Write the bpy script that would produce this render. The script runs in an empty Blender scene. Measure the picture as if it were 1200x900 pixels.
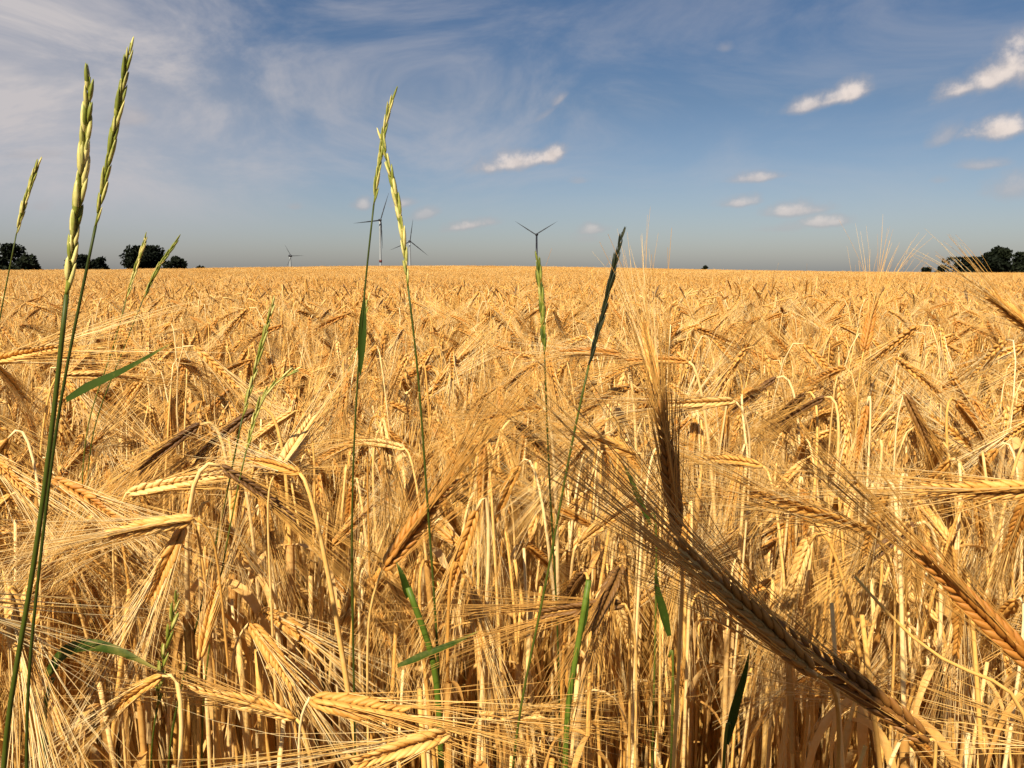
import bpy, math, random
import numpy as np
from mathutils import Vector, Matrix

# ----------------------------------------------------------------- camera, sky, sun, exposure
SC = bpy.context.scene
COL = SC.collection
R = math.radians
EYE = Vector((0.0, 0.0, 1.12))
PITCH = math.atan((450 - 318) / 1000.0)
cam = bpy.data.objects.new('camera', bpy.data.cameras.new('camera'))
COL.objects.link(cam)
cam.data.sensor_width = 36.0
cam.data.lens = 30.0
cam.data.clip_start = 0.02
cam.data.clip_end = 20000
cam.location = EYE
cam.rotation_euler = (math.pi / 2 - PITCH, 0, 0)
SC.camera = cam

SUN_EL, SUN_AZ = R(45), R(205)          # behind the camera and a little to the left
S = Vector((math.sin(SUN_AZ) * math.cos(SUN_EL), math.cos(SUN_AZ) * math.cos(SUN_EL), math.sin(SUN_EL)))
sun = bpy.data.objects.new('sun', bpy.data.lights.new('sun', 'SUN'))
COL.objects.link(sun)
sun.data.energy = 5.0
sun.data.angle = R(0.53)
sun.data.color = (1.0, 0.90, 0.72)
sun.rotation_euler = (-S).to_track_quat('-Z', 'Y').to_euler()

SC.view_settings.view_transform = 'Standard'
SC.view_settings.look = 'None'
SC.view_settings.exposure = 0.66
SC.view_settings.gamma = 1.0
SC.view_settings.use_curve_mapping = False
SC.cycles.max_bounces = 6
SC.cycles.diffuse_bounces = 2
SC.cycles.glossy_bounces = 2
SC.cycles.transmission_bounces = 3
SC.cycles.caustics_reflective = False
SC.cycles.caustics_refractive = False


def ray(px, py):
    """Direction of a point of the photograph (1200 x 900), in the world."""
    x, u = (px - 600) / 1000.0, (450 - py) / 1000.0
    c, s = math.cos(PITCH), math.sin(PITCH)
    return Vector((x, c + u * s, -s + u * c))


def at(px, py, dist):
    d = ray(px, py)
    return EYE + d * (dist / d.y)


def azel(px, py):
    d = ray(px, py).normalized()
    return math.atan2(d.x, d.y), math.asin(d.z)


class NT:
    """Small helper to write node graphs."""
    def __init__(s, tree):
        s.t, s.n, s.l = tree, tree.nodes, tree.links

    def put(s, sock, v):
        if v is None:
            return
        if isinstance(v, bpy.types.NodeSocket):
            s.l.new(v, sock)
        else:
            sock.default_value = v

    def node(s, typ, ins=None, **kw):
        n = s.n.new(typ)
        for k, v in kw.items():
            setattr(n, k, v)
        for k, v in (ins or {}).items():
            s.put(n.inputs[k], v)
        return n

    def math(s, op, a, b=None, c=None, clamp=False):
        n = s.n.new('ShaderNodeMath')
        n.operation = op
        n.use_clamp = clamp
        for i, v in enumerate((a, b, c)):
            s.put(n.inputs[i], v)
        return n.outputs[0]

    def smooth(s, v, a, b, lo=0.0, hi=1.0):
        n = s.n.new('ShaderNodeMapRange')
        n.interpolation_type = 'SMOOTHSTEP'
        for k, x in ((0, v), (1, a), (2, b), (3, lo), (4, hi)):
            s.put(n.inputs[k], x)
        return n.outputs[0]

    def mix(s, f, a, b):
        n = s.n.new('ShaderNodeMix')
        n.data_type = 'RGBA'
        s.put(n.inputs[0], f)
        s.put(n.inputs[6], a)
        s.put(n.inputs[7], b)
        return n.outputs[2]

    def noise(s, vec, scale, detail=4, rough=0.5, dist=0.0):
        n = s.n.new('ShaderNodeTexNoise')
        s.put(n.inputs['Vector'], vec)
        n.inputs['Scale'].default_value = scale
        n.inputs['Detail'].default_value = detail
        n.inputs['Roughness'].default_value = rough
        n.inputs['Distortion'].default_value = dist
        return n.outputs['Fac']


def build_sky():
    w = bpy.data.worlds.new('World')
    SC.world = w
    w.use_nodes = True
    g = NT(w.node_tree)
    g.n.clear()
    tc = g.node('ShaderNodeTexCoord').outputs['Generated']
    sky = g.node('ShaderNodeTexSky', sky_type='NISHITA', sun_disc=False, sun_elevation=SUN_EL, sun_rotation=SUN_AZ,
                 air_density=1.0, dust_density=0.9, ozone_density=1.6)
    sep = g.node('ShaderNodeSeparateXYZ', {0: tc})
    x, y, z = sep.outputs
    az = g.math('ARCTAN2', x, y)
    el = g.math('ARCSINE', z)
    ae = g.node('ShaderNodeCombineXYZ', {0: az, 1: el, 2: 0.0}).outputs[0]
    # the summer air: greyer towards the horizon, deeper above
    tint = g.node('ShaderNodeValToRGB', {0: g.smooth(el, -0.02, 0.42)})
    cr = tint.color_ramp
    cr.elements[0].color = (0.95, 0.94, 1.08, 1)
    cr.elements[1].color = (0.46, 0.65, 0.84, 1)
    e = cr.elements.new(0.45)
    e.color = (0.65, 0.73, 0.84, 1)
    base = g.node('ShaderNodeMix', data_type='RGBA', blend_type='MULTIPLY')
    base.inputs[0].default_value = 1.0
    g.l.new(sky.outputs[0], base.inputs[6])
    g.l.new(tint.outputs[0], base.inputs[7])
    col = base.outputs[2]
    # high thin veil, streaked
    st = g.node('ShaderNodeMapping', {0: ae})
    st.inputs['Rotation'].default_value = (0, 0, R(-14))
    st.inputs['Scale'].default_value = (2.6, 6.0, 1)
    c1 = g.noise(st.outputs[0], 1.5, 6, 0.62, 0.7)
    left = g.smooth(az, 0.22, -0.55)
    high = g.smooth(el, 0.02, 0.14)
    a0, e0 = azel(25, 110)
    mp = g.node('ShaderNodeMapping', {0: ae}, vector_type='TEXTURE')
    mp.inputs['Location'].default_value = (a0, e0, 0)
    mp.inputs['Rotation'].default_value = (0, 0, R(-10))
    mp.inputs['Scale'].default_value = (0.30, 0.15, 1)
    ln = g.node('ShaderNodeVectorMath', {0: mp.outputs[0]}, operation='LENGTH').outputs['Value']
    blob = g.smooth(ln, 1.3, 0.0)
    a0, e0 = azel(560, 120)
    mp = g.node('ShaderNodeMapping', {0: ae}, vector_type='TEXTURE')
    mp.inputs['Location'].default_value = (a0, e0, 0)
    mp.inputs['Rotation'].default_value = (0, 0, R(10))
    mp.inputs['Scale'].default_value = (0.22, 0.12, 1)
    ln = g.node('ShaderNodeVectorMath', {0: mp.outputs[0]}, operation='LENGTH').outputs['Value']
    blob2 = g.smooth(ln, 1.2, 0.0)
    veil = g.math('MULTIPLY', g.smooth(c1, 0.36, 0.72), g.math('MULTIPLY_ADD', left, 0.40, 0.26))
    veil = g.math('MULTIPLY', veil, high)
    veil = g.math('ADD', veil, g.math('MULTIPLY', blob, g.math('MULTIPLY_ADD', c1, 0.9, 0.28)))
    veil = g.math('ADD', veil, g.math('MULTIPLY', blob2, g.math('MULTIPLY', g.smooth(c1, 0.3, 0.75), 0.34)), clamp=True)
    STR = 0.05
    k = 0.66 / STR
    col = g.mix(veil, col, (0.54 * k, 0.51 * k, 0.52 * k, 1))
    # fair-weather cumulus
    n1 = g.noise(ae, 26.0, 6, 0.62)
    up = g.node('ShaderNodeVectorMath', {0: ae, 1: (0.004, -0.012, 0)}, operation='ADD').outputs[0]
    n2 = g.noise(up, 26.0, 6, 0.62)
    jit = g.math('MULTIPLY', g.math('SUBTRACT', n1, 0.5), 1.7)
    CL = [(600, 193, 46, 12, 9, .85), (646, 184, 20, 10, 20, .95), (575, 198, 18, 8, 0, .75), (626, 189, 34, 10, 16, .85), (976, 118, 34, 9, 14, .85), (952, 124, 34, 10, 12, .8), (998, 112, 24, 11, 12, .9),
          (1165, 92, 40, 15, 20, 1.), (1186, 82, 34, 19, 22, 1.), (1215, 78, 44, 26, 10, 1.), (1130, 105, 26, 10, 12, .85), (1176, 154, 40, 13, 3, 1.), (1110, 160, 20, 9, 35, .45),
          (552, 265, 34, 7, 10, .75), (572, 261, 16, 6, 0, .5), (695, 271, 22, 7, 8, .55), (424, 242, 13, 8, 0, .6), (470, 240, 18, 6, 8, .6), (497, 253, 17, 7, 15, .5),
          (892, 209, 36, 6, 4, .7), (868, 239, 27, 7, 4, .65), (926, 249, 40, 9, 4, .7), (966, 262, 28, 7, 2, .65), (920, 268, 34, 6, 4, .3), (1188, 223, 28, 15, 5, .5),
          (1148, 195, 26, 6, 0, .5), (656, 118, 14, 5, 38, .5), (640, 134, 18, 4, 32, .25), (150, 140, 28, 10, 5, .45), (40, 183, 28, 5, 5, .28),
          (678, 213, 14, 4, 0, .3), (1100, 212, 12, 5, 0, .25), (345, 243, 10, 4, 0, .3), (48, 244, 12, 6, 0, .3), (688, 280, 20, 7, 0, .25), (850, 57, 10, 6, 0, .3)]
    dens, lit = None, None
    for (cx, cy, a, b, rot, op) in CL:
        a0, e0 = azel(cx, cy)
        mp = g.node('ShaderNodeMapping', {0: ae}, vector_type='TEXTURE')
        mp.inputs['Location'].default_value = (a0, e0, 0)
        mp.inputs['Rotation'].default_value = (0, 0, R(rot))
        mp.inputs['Scale'].default_value = (a / 1000 * 1.15, b / 1000 * 1.6, 1)
        ln = g.node('ShaderNodeVectorMath', {0: mp.outputs[0]}, operation='LENGTH').outputs['Value']
        v = g.node('ShaderNodeSeparateXYZ', {0: mp.outputs[0]}).outputs[1]
        d = g.math('SUBTRACT', jit, ln)
        d = g.math('MULTIPLY_ADD', g.math('MINIMUM', v, 0.0), 1.1, d)       # flatter below
        d = g.smooth(d, -1.16, -0.12, 0.0, min(1.0, op * 1.1))
        t = g.math('MULTIPLY', d, g.math('MULTIPLY_ADD', v, 0.45, 0.78, clamp=True))
        dens = d if dens is None else g.math('MAXIMUM', dens, d)
        lit = t if lit is None else g.math('MAXIMUM', lit, t)
    relief = g.math('MULTIPLY_ADD', g.math('SUBTRACT', n1, n2), 3.5, 0.55, clamp=True)
    bright = g.math('MULTIPLY', g.math('MULTIPLY_ADD', relief, 0.6, 0.5, clamp=True), g.smooth(lit, 0.2, 0.9), clamp=True)
    ccol = g.mix(bright, (0.43 * k, 0.40 * k, 0.41 * k, 1), (0.80 * k, 0.70 * k, 0.64 * k, 1))
    col = g.mix(dens, col, ccol)
    bg = g.node('ShaderNodeBackground', {0: col, 1: STR})
    out = g.node('ShaderNodeOutputWorld')
    g.l.new(bg.outputs[0], out.inputs[0])


build_sky()

# ----------------------------------------------------------------- materials
def material(name, rough=0.6, spec=0.3):
    m = bpy.data.materials.new(name)
    m.use_nodes = True
    g = NT(m.node_tree)
    bsdf = g.n['Principled BSDF']
    bsdf.inputs['Roughness'].default_value = rough
    bsdf.inputs['Specular IOR Level'].default_value = spec
    return m, g, bsdf


def plant_material(name, c0, c1, c2, rough=0.55, spec=0.25, translucent=0.0, streak=0.25, blotch=0.0, blotch_col=None, weather_shade=None):
    """Dry or green plant tissue: colour varies from plant to plant, piece to piece and along the fibres."""
    m, g, b = material(name, rough, spec)
    tint = g.node('ShaderNodeAttribute', attribute_name='tint').outputs['Fac']
    rnd = g.node('ShaderNodeObjectInfo').outputs['Random']
    f = g.math('MULTIPLY_ADD', rnd, 0.45, g.math('MULTIPLY', tint, 0.55))
    tc = g.node('ShaderNodeTexCoord').outputs['Object']
    n = g.noise(tc, 160.0, 3, 0.6)
    f = g.math('ADD', f, g.math('MULTIPLY', g.math('SUBTRACT', n, 0.5), streak * 2), clamp=True)
    r = g.node('ShaderNodeValToRGB', {0: f})
    cr = r.color_ramp
    cr.elements[0].color = (*c0, 1)
    cr.elements[1].color = (*c2, 1)
    e = cr.elements.new(0.5)
    e.color = (*c1, 1)
    col = r.outputs[0]
    if weather_shade:                  # negative tint: rain-darkened ears, and shade painted into the standout ears
        col = g.mix(g.smooth(tint, -0.02, -0.5), col, (*weather_shade, 1))
    if blotch > 0:
        n2 = g.noise(tc, 45.0, 4, 0.65)
        col = g.mix(g.smooth(n2, 1 - blotch, 1 - blotch + 0.16), col, (*blotch_col, 1))
    g.put(b.inputs['Base Color'], col)
    if weather_shade:
        bp = g.node('ShaderNodeBump', {'Height': g.noise(tc, 1400.0, 3, 0.7), 'Strength': 0.45, 'Distance': 0.0006})
        g.l.new(bp.outputs[0], b.inputs['Normal'])
    if translucent > 0:
        out = [x for x in g.n if x.type == 'OUTPUT_MATERIAL'][0]
        tr = g.node('ShaderNodeBsdfTranslucent', {0: col})
        mx = g.node('ShaderNodeMixShader', {0: translucent, 1: b.outputs[0], 2: tr.outputs[0]})
        g.l.new(mx.outputs[0], out.inputs[0])
    return m


M = {}
M['straw'] = plant_material('straw', (0.46, 0.20, 0.03), (0.76, 0.43, 0.11), (0.88, 0.68, 0.35), 0.62, 0.2, 0.0, 0.22)
M['grain'] = plant_material('grain', (0.42, 0.16, 0.022), (0.67, 0.34, 0.07), (0.82, 0.54, 0.20), 0.5, 0.35, 0.0, 0.25, weather_shade=(0.10, 0.05, 0.018))
M['awn'] = plant_material('awn', (0.46, 0.21, 0.035), (0.78, 0.45, 0.12), (0.94, 0.76, 0.42), 0.55, 0.25, 0.0, 0.1, weather_shade=(0.20, 0.10, 0.03))
M['dry_leaf'] = plant_material('dry_leaf', (0.50, 0.23, 0.045), (0.74, 0.42, 0.12), (0.82, 0.58, 0.27), 0.6, 0.2, 0.22, 0.3, 0.36, (0.34, 0.17, 0.05))
M['green_stem'] = plant_material('green_stem', (0.032, 0.045, 0.004), (0.065, 0.083, 0.008), (0.15, 0.16, 0.022), 0.5, 0.25, 0.0, 0.3)
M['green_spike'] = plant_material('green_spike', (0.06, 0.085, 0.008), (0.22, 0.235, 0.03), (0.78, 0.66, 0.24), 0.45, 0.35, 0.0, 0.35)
M['shaded_spike'] = plant_material('shaded_spike', (0.012, 0.015, 0.004), (0.022, 0.026, 0.006), (0.07, 0.07, 0.015), 0.45, 0.35, 0.0, 0.3)  # green spike with its shade painted into the colour
M['green_leaf'] = plant_material('green_leaf', (0.020, 0.036, 0.003), (0.038, 0.064, 0.006), (0.34, 0.27, 0.06), 0.6, 0.15, 0.2, 0.25)
M['fresh_stem'] = plant_material('fresh_stem', (0.06, 0.10, 0.008), (0.10, 0.15, 0.014), (0.17, 0.21, 0.03), 0.5, 0.25, 0.0, 0.3)
M['leafage'] = plant_material('leafage', (0.004, 0.006, 0.003), (0.006, 0.009, 0.004), (0.012, 0.016, 0.006), 0.7, 0.1, 0.0, 0.1)
M['bark'] = plant_material('bark', (0.03, 0.022, 0.015), (0.05, 0.036, 0.025), (0.07, 0.05, 0.035), 0.9, 0.1, 0.0, 0.3)
m, g, b = material('soil', 0.95, 0.1)
tc = g.node('ShaderNodeTexCoord').outputs['Object']
n = g.noise(tc, 9.0, 8, 0.7)
g.put(b.inputs['Base Color'], g.mix(n, (0.035, 0.02, 0.01, 1), (0.17, 0.095, 0.04, 1)))
M['soil'] = m
m, g, b = material('turbine_paint', 0.45, 0.4)
b.inputs['Base Color'].default_value = (0.15, 0.17, 0.20, 1)
n = g.noise(g.node('ShaderNodeTexCoord').outputs['Object'], 0.2, 3)
g.put(b.inputs['Base Color'], g.mix(n, (0.24, 0.26, 0.27, 1), (0.33, 0.35, 0.36, 1)))
M['turbine_paint'] = m
m, g, b = material('turbine_dark', 0.5, 0.4)
g.put(b.inputs['Base Color'], g.mix(g.noise(g.node('ShaderNodeTexCoord').outputs['Object'], 0.5, 3), (0.018, 0.02, 0.025, 1), (0.04, 0.042, 0.05, 1)))
M['turbine_dark'] = m
m, g, b = material('red_band', 0.5, 0.4)
g.put(b.inputs['Base Color'], g.mix(g.noise(g.node('ShaderNodeTexCoord').outputs['Object'], 0.5, 3), (0.10, 0.02, 0.015, 1), (0.16, 0.035, 0.03, 1)))
M['red_band'] = m


# ----------------------------------------------------------------- mesh builder
class MB:
    def __init__(s):
        s.v, s.f, s.t, s.mi, s.n = [], [], [], [], 0

    def add(s, verts, faces, tint=0.5, mi=0):
        verts = np.asarray(verts, float)
        s.v.append(verts)
        for f in faces:
            s.f.append(tuple(i + s.n for i in f))
        s.mi.extend([mi] * len(faces))
        s.t.append(np.broadcast_to(np.asarray(tint, float), (len(verts),)))
        s.n += len(verts)

    def tube(s, pts, rad, sides=5, tint=0.5, mi=0, cap=True):
        pts = np.asarray(pts, float)
        n = len(pts)
        rad = np.broadcast_to(np.asarray(rad, float), (n,))
        T = np.gradient(pts, axis=0)
        T /= np.linalg.norm(T, axis=1)[:, None] + 1e-12
        ref = np.array([0.31, 0.87, 0.2]) if abs(T[0] @ np.array([0.31, 0.87, 0.2])) < 0.8 else np.array([1., 0., 0.1])
        A = np.cross(T, ref)
        A /= np.linalg.norm(A, axis=1)[:, None] + 1e-12
        B = np.cross(T, A)
        a = np.linspace(0, 2 * math.pi, sides, endpoint=False)
        V = pts[:, None, :] + rad[:, None, None] * (np.cos(a)[None, :, None] * A[:, None, :] + np.sin(a)[None, :, None] * B[:, None, :])
        F = []
        for i in range(n - 1):
            for j in range(sides):
                k = (j + 1) % sides
                F.append((i * sides + j, i * sides + k, (i + 1) * sides + k, (i + 1) * sides + j))
        if cap:
            F.append(tuple(range(sides))[::-1])
            F.append(tuple((n - 1) * sides + j for j in range(sides)))
        s.add(V.reshape(-1, 3), F, tint, mi)

    def ribbon(s, pts, wid, nrm, fold=0.25, tint=0.5, mi=0):
        """A blade: three vertices across, folded along its midrib."""
        pts = np.asarray(pts, float)
        n = len(pts)
        wid = np.broadcast_to(np.asarray(wid, float), (n,))
        T = np.gradient(pts, axis=0)
        T /= np.linalg.norm(T, axis=1)[:, None] + 1e-12
        N = np.asarray(nrm, float)
        if N.ndim == 1:
            N = np.repeat(N[None], n, 0)
        W = np.cross(T, N)
        W /= np.linalg.norm(W, axis=1)[:, None] + 1e-9
        U = np.cross(W, T)
        V = np.stack([pts - W * wid[:, None] / 2 + U * wid[:, None] * fold, pts, pts + W * wid[:, None] / 2 + U * wid[:, None] * fold], 1)
        F = []
        for i in range(n - 1):
            for j in (0, 1):
                F.append((i * 3 + j, i * 3 + j + 1, i * 3 + j + 4, i * 3 + j + 3))
        s.add(V.reshape(-1, 3), F, tint, mi)

    def spindle(s, p, d, length, rad, sides=5, rings=(0.22, 0.5, 0.8), rr=(0.8, 1.0, 0.6), tint=0.5, mi=0, flat=1.0, side=None):
        d = np.asarray(d, float)
        d = d / np.linalg.norm(d)
        if side is None:
            side = np.array([0.3, 0.9, 0.1])
        A = np.cross(d, side)
        A /= np.linalg.norm(A) + 1e-9
        B = np.cross(d, A)
        a = np.linspace(0, 2 * math.pi, sides, endpoint=False)
        V = [p]
        for t, r in zip(rings, rr):
            V.extend(p + d * length * t + rad * r * (math.cos(x) * A + math.sin(x) * B * flat) for x in a)
        V.append(p + d * length)
        F = [(0, 1 + (j + 1) % sides, 1 + j) for j in range(sides)]
        for i in range(len(rings) - 1):
            for j in range(sides):
                k = (j + 1) % sides
                o = 1 + i * sides
                F.append((o + j, o + k, o + sides + k, o + sides + j))
        o = 1 + (len(rings) - 1) * sides
        F += [(o + j, o + (j + 1) % sides, len(V) - 1) for j in range(sides)]
        s.add(np.array(V), F, tint, mi)

    def mesh(s, name, mats, smooth=True):
        me = bpy.data.meshes.new(name)
        if s.v:
            V = np.concatenate(s.v)
            me.from_pydata(V.tolist(), [], s.f)
            at_ = me.attributes.new('tint', 'FLOAT', 'POINT')
            at_.data.foreach_set('value', np.concatenate(s.t).astype(np.float32))
            for mt in mats:
                me.materials.append(mt)
            if len(mats) > 1:
                me.polygons.foreach_set('material_index', s.mi)
            if smooth:
                me.polygons.foreach_set('use_smooth', [True] * len(me.polygons))
            me.update()
        return me

    def obj(s, name, mats, parent=None, smooth=True):
        o = bpy.data.objects.new(name, s.mesh(name, mats if isinstance(mats, list) else [mats], smooth))
        COL.objects.link(o)
        if parent is not None:
            o.parent = parent
        return o


def tag(o, label=None, cat=None, group=None, kind=None):
    for k, v in (('label', label), ('category', cat), ('group', group), ('kind', kind)):
        if v:
            o[k] = v
    return o


def empty(name, loc, label, cat, group=None):
    o = bpy.data.objects.new(name, None)
    o.empty_display_size = 0.05
    COL.objects.link(o)
    o.location = loc
    return tag(o, label, cat, group)


def V3(*a):
    return np.array(a, float)


def unit(v):
    v = np.asarray(v, float)
    return v / (np.linalg.norm(v) + 1e-12)


def hermite(p0, t0, p1, t1, n):
    u = np.linspace(0, 1, n)[:, None]
    return (2 * u**3 - 3 * u**2 + 1) * p0 + (u**3 - 2 * u**2 + u) * t0 + (-2 * u**3 + 3 * u**2) * p1 + (u**3 - u**2) * t1


def catmull(pts, n):
    P = [np.asarray(p, float) for p in pts]
    P = [2 * P[0] - P[1]] + P + [2 * P[-1] - P[-2]]
    out = []
    for i in range(1, len(P) - 2):
        for u in np.linspace(0, 1, n, endpoint=False):
            a, b_, c, d = P[i - 1:i + 3]
            out.append(0.5 * (2 * b_ + (c - a) * u + (2 * a - 5 * b_ + 4 * c - d) * u**2 + (3 * b_ - a - 3 * c + d) * u**3))
    out.append(P[-2])
    return np.array(out)


def even(path, n, passes=10):
    """Resample a path evenly and let it relax, so that a stem bends without kinks; its ends stay."""
    path = np.asarray(path, float)
    c = np.concatenate([[0], np.cumsum(np.linalg.norm(np.diff(path, axis=0), axis=1))])
    u = np.linspace(0, c[-1], n)
    P = np.stack([np.interp(u, c, path[:, k]) for k in range(3)], 1)
    for _ in range(passes):
        P[1:-1] = 0.25 * P[:-2] + 0.5 * P[1:-1] + 0.25 * P[2:]
    return P


# ----------------------------------------------------------------- the ground: a field that swells gently to a crest and falls away beyond
def smoothstep(a, b_, v):
    t = np.clip((v - a) / (b_ - a), 0, 1)
    return t * t * (3 - 2 * t)


CREST = 125.0


def ground_z(x, y):
    x, y = np.asarray(x, float), np.asarray(y, float)
    r = np.hypot(x, y)
    az = np.degrees(np.arctan2(x, np.maximum(y, 1e-6)))
    az = np.where(y < 0, 40.0, az)
    A = 0.02 - 0.0040 * az + 0.82 * np.exp(-((az + 4.0) / 19.0) ** 2)
    rise = smoothstep(12, CREST, r) * A
    fall = np.where(r > CREST, -((r - CREST) ** 2) / (2 * 2200.0), 0.0)
    return rise + np.maximum(fall, -14.0)


def build_ground():
    rs = np.concatenate([np.linspace(0.05, 12, 24), np.geomspace(13, 300, 60), np.geomspace(320, 6000, 24)])
    na = 160
    V, F = [(0, 0, 0)], []
    for r in rs:
        for j in range(na):
            a = 2 * math.pi * j / na
            x, y = r * math.sin(a), r * math.cos(a)
            V.append((x, y, float(ground_z(x, y))))
    for j in range(na):
        F.append((0, 1 + (j + 1) % na, 1 + j))
    for i in range(len(rs) - 1):
        for j in range(na):
            k = (j + 1) % na
            o = 1 + i * na
            F.append((o + j, o + k, o + na + k, o + na + j))
    mb = MB()
    mb.add(V, F)
    tag(mb.obj('ground', M['soil']), kind='structure')


build_ground()


# ----------------------------------------------------------------- barley
def barley(rng, root, neck, eardir, ear_len=0.088, detail=3, leaves=2, up=1.0, pull=None, awn=0.13, stem_r=0.0017, bend=0.25, spread=0.17, way=None, roll=None, into=None, gs=1.0, shade_tint=None, bushy=1):
    """One ripe barley plant. detail 3 = close, 2 = a few metres off, 1 = far. Returns builders for stem, ear, awns and leaves."""
    root, neck, ed = np.asarray(root, float), np.asarray(neck, float), unit(eardir)
    st, ear, aw, lf = into if into else (MB(), MB(), MB(), [])
    mi = (0, 1, 2, 3) if into else (0, 0, 0, 0)
    H = np.linalg.norm(neck - root)
    if pull is None:
        pull = 0.05 + 0.10 * max(0, -ed[2])
    nseg = {3: 22, 2: 12, 1: 7}[detail]
    if way is not None:
        pts = even(catmull([root] + list(way) + [neck - ed * 0.012, neck], 7), 60, 10)
    else:
        pts = hermite(root, V3(rng.uniform(-.06, .06), rng.uniform(-.06, .06), H * 1.25 * up), neck, ed * pull * (2.2 if ed[2] < 0.2 else 1.5), nseg)
    n = len(pts)
    u = np.linspace(0, 1, n)
    rad = stem_r * (1.0 - 0.55 * u)
    if detail == 3:
        for nd in (0.22, 0.45, 0.68):
            rad = rad * (1 + 0.35 * np.exp(-((u - nd) / 0.012) ** 2))
    tint0 = rng.random()
    st.tube(pts, rad, {3: 6, 2: 4, 1: 3}[detail], tint0, mi[0], cap=detail > 1)
    if detail > 1 and way is None:          # side shoots of the same plant: straight straws, some broken off
        for _ in range(3 if detail == 3 else int(rng.integers(0, 3))):
            o = V3(*rng.normal(0, .016, 2), 0)
            hh = H * rng.uniform(0.55, 0.93)
            ln = rng.normal(0, .035, 2)
            q = np.linspace(0, 1, 9 if detail == 3 else 4)
            pp = root + o + np.outer(q, V3(ln[0], ln[1], hh)) + np.outer(q * (1 - q), V3(*rng.normal(0, .05, 2), 0))
            st.tube(pp, stem_r * rng.uniform(.85, 1.4) * (1 - .4 * q), 6 if detail == 3 else 3, rng.random(), mi[0])
    # ear axis
    ne = {3: 26 if gs < 1.3 else 21, 2: 18, 1: 7}[detail]
    ax = [neck]
    d = ed.copy()
    step = ear_len / ne
    grav = V3(rng.uniform(-.15, .15), rng.uniform(-.15, .15), -1)
    T = []
    for i in range(ne):
        d = unit(d + grav * bend / ne)
        ax.append(ax[-1] + d * step)
        T.append(d)
    ax = np.array(ax)
    T.append(T[-1])
    T = np.array(T)
    ra = rng.uniform(0, 2 * math.pi) if roll is None else roll
    ref = V3(math.cos(ra), math.sin(ra), 0.3)
    Sd = np.array([unit(np.cross(t, ref)) for t in T])
    Bd = np.array([unit(np.cross(t, s)) for t, s in zip(T, Sd)])
    te = rng.random()
    dark = shade_tint if shade_tint is not None else (rng.uniform(.14, .42) if rng.random() < 0.13 else 0.0)  # standout ears get painted shade; some of the rest are weathered at random
    if detail == 1:
        k = np.linspace(0, 1, len(ax))
        ear.tube(ax, 0.0050 * np.array([0.35] + [(1.15 if i % 2 else 0.75) * (1 - 0.45 * x) for i, x in enumerate(k[1:])]), 4, te if dark == 0 else -dark, mi[1])
    else:
        ear.tube(ax, 0.0012, 4, te, mi[1], cap=False)
    na = 0
    for i in range(ne):
        sgn = 1 if i % 2 else -1
        f = i / ne
        sz = (0.75 + 0.5 * math.sin(math.pi * min(1, f * 1.25 + 0.12))) if f < 0.9 else 0.75
        if detail == 1:
            if rng.random() < 0.5:
                continue
            lats = (rng.uniform(-1, 1),)
        elif detail == 2:
            lats = (-0.6, 0.6) if i % 2 else (0.0, 0.7 * rng.choice((-1, 1)))
        else:
            lats = (-0.85, 0.85)
        for lat in lats:
            out = unit(Sd[i] * sgn * math.cos(lat) + Bd[i] * math.sin(lat) + rng.normal(0, .06, 3))
            p = ax[i] + out * (0.0012 + 0.0022 * (gs - 1))
            gd = unit(T[i] + out * (0.36 + 0.16 * (gs - 1) + rng.uniform(-.07, .07)))
            gl = 0.0115 * sz * (0.6 + 0.4 * gs)
            if detail == 3:
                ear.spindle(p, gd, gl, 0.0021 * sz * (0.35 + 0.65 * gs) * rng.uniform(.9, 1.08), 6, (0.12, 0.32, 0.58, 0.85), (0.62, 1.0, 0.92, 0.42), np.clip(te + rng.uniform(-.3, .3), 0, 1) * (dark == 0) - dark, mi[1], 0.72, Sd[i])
            elif detail == 2:
                ear.spindle(p, gd, gl, 0.0023 * sz, 4, (0.3, 0.7), (1.0, 0.7), np.clip(te + rng.uniform(-.3, .3), 0, 1) * (dark == 0) - dark, mi[1])
            if detail == 2 and rng.random() < 0.10:
                continue
            for _b in range(bushy):          # its awn
                q = p + gd * gl * 0.9
                ad = unit(T[i] + out * abs(rng.normal(spread, 0.07)) + rng.normal(0, 0.035, 3))
                al = awn * rng.uniform(0.75, 1.15) * (1.0 if f > 0.12 else 0.7)
                curve = rng.normal(0, 0.10, 3) + out * 0.04 + V3(0, 0, -0.05)
                tt = np.linspace(0, 1, {3: 5, 2: 3, 1: 2}[detail])[:, None]
                path = q + ad * al * tt + curve * al * tt**2 * 0.7
                r0 = {3: 0.00034, 2: 0.00052, 1: 0.0010}[detail]
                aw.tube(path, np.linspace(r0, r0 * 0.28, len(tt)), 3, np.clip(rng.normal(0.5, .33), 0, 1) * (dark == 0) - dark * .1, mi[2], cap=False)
            na += 1
    # leaves
    for k in range(leaves):
        lm = lf if into else MB()
        h = rng.uniform(0.12, 0.72)
        i0 = int(h * (n - 2)) + 1
        p0 = pts[i0]
        a = rng.uniform(0, 2 * math.pi)
        dirh = V3(math.cos(a), math.sin(a), 0)
        L = rng.uniform(0.10, 0.22)
        m_ = {3: 12, 2: 7, 1: 4}[detail]
        uu = np.linspace(0, 1, m_)
        rise = rng.uniform(0.1, 0.55)
        droop = rng.uniform(0.7, 2.6)
        tw = rng.uniform(-2.5, 2.5)
        side = np.cross(dirh, V3(0, 0, 1))
        curl = rng.normal(0, .25)
        path = p0 + np.outer(uu * L * (0.75 - 0.35 * uu), dirh) + np.outer(L * (rise * uu - droop * uu**2 * 0.75), V3(0, 0, 1)) + np.outer(np.sin(uu * 3) * curl * L * 0.3, side)
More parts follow.
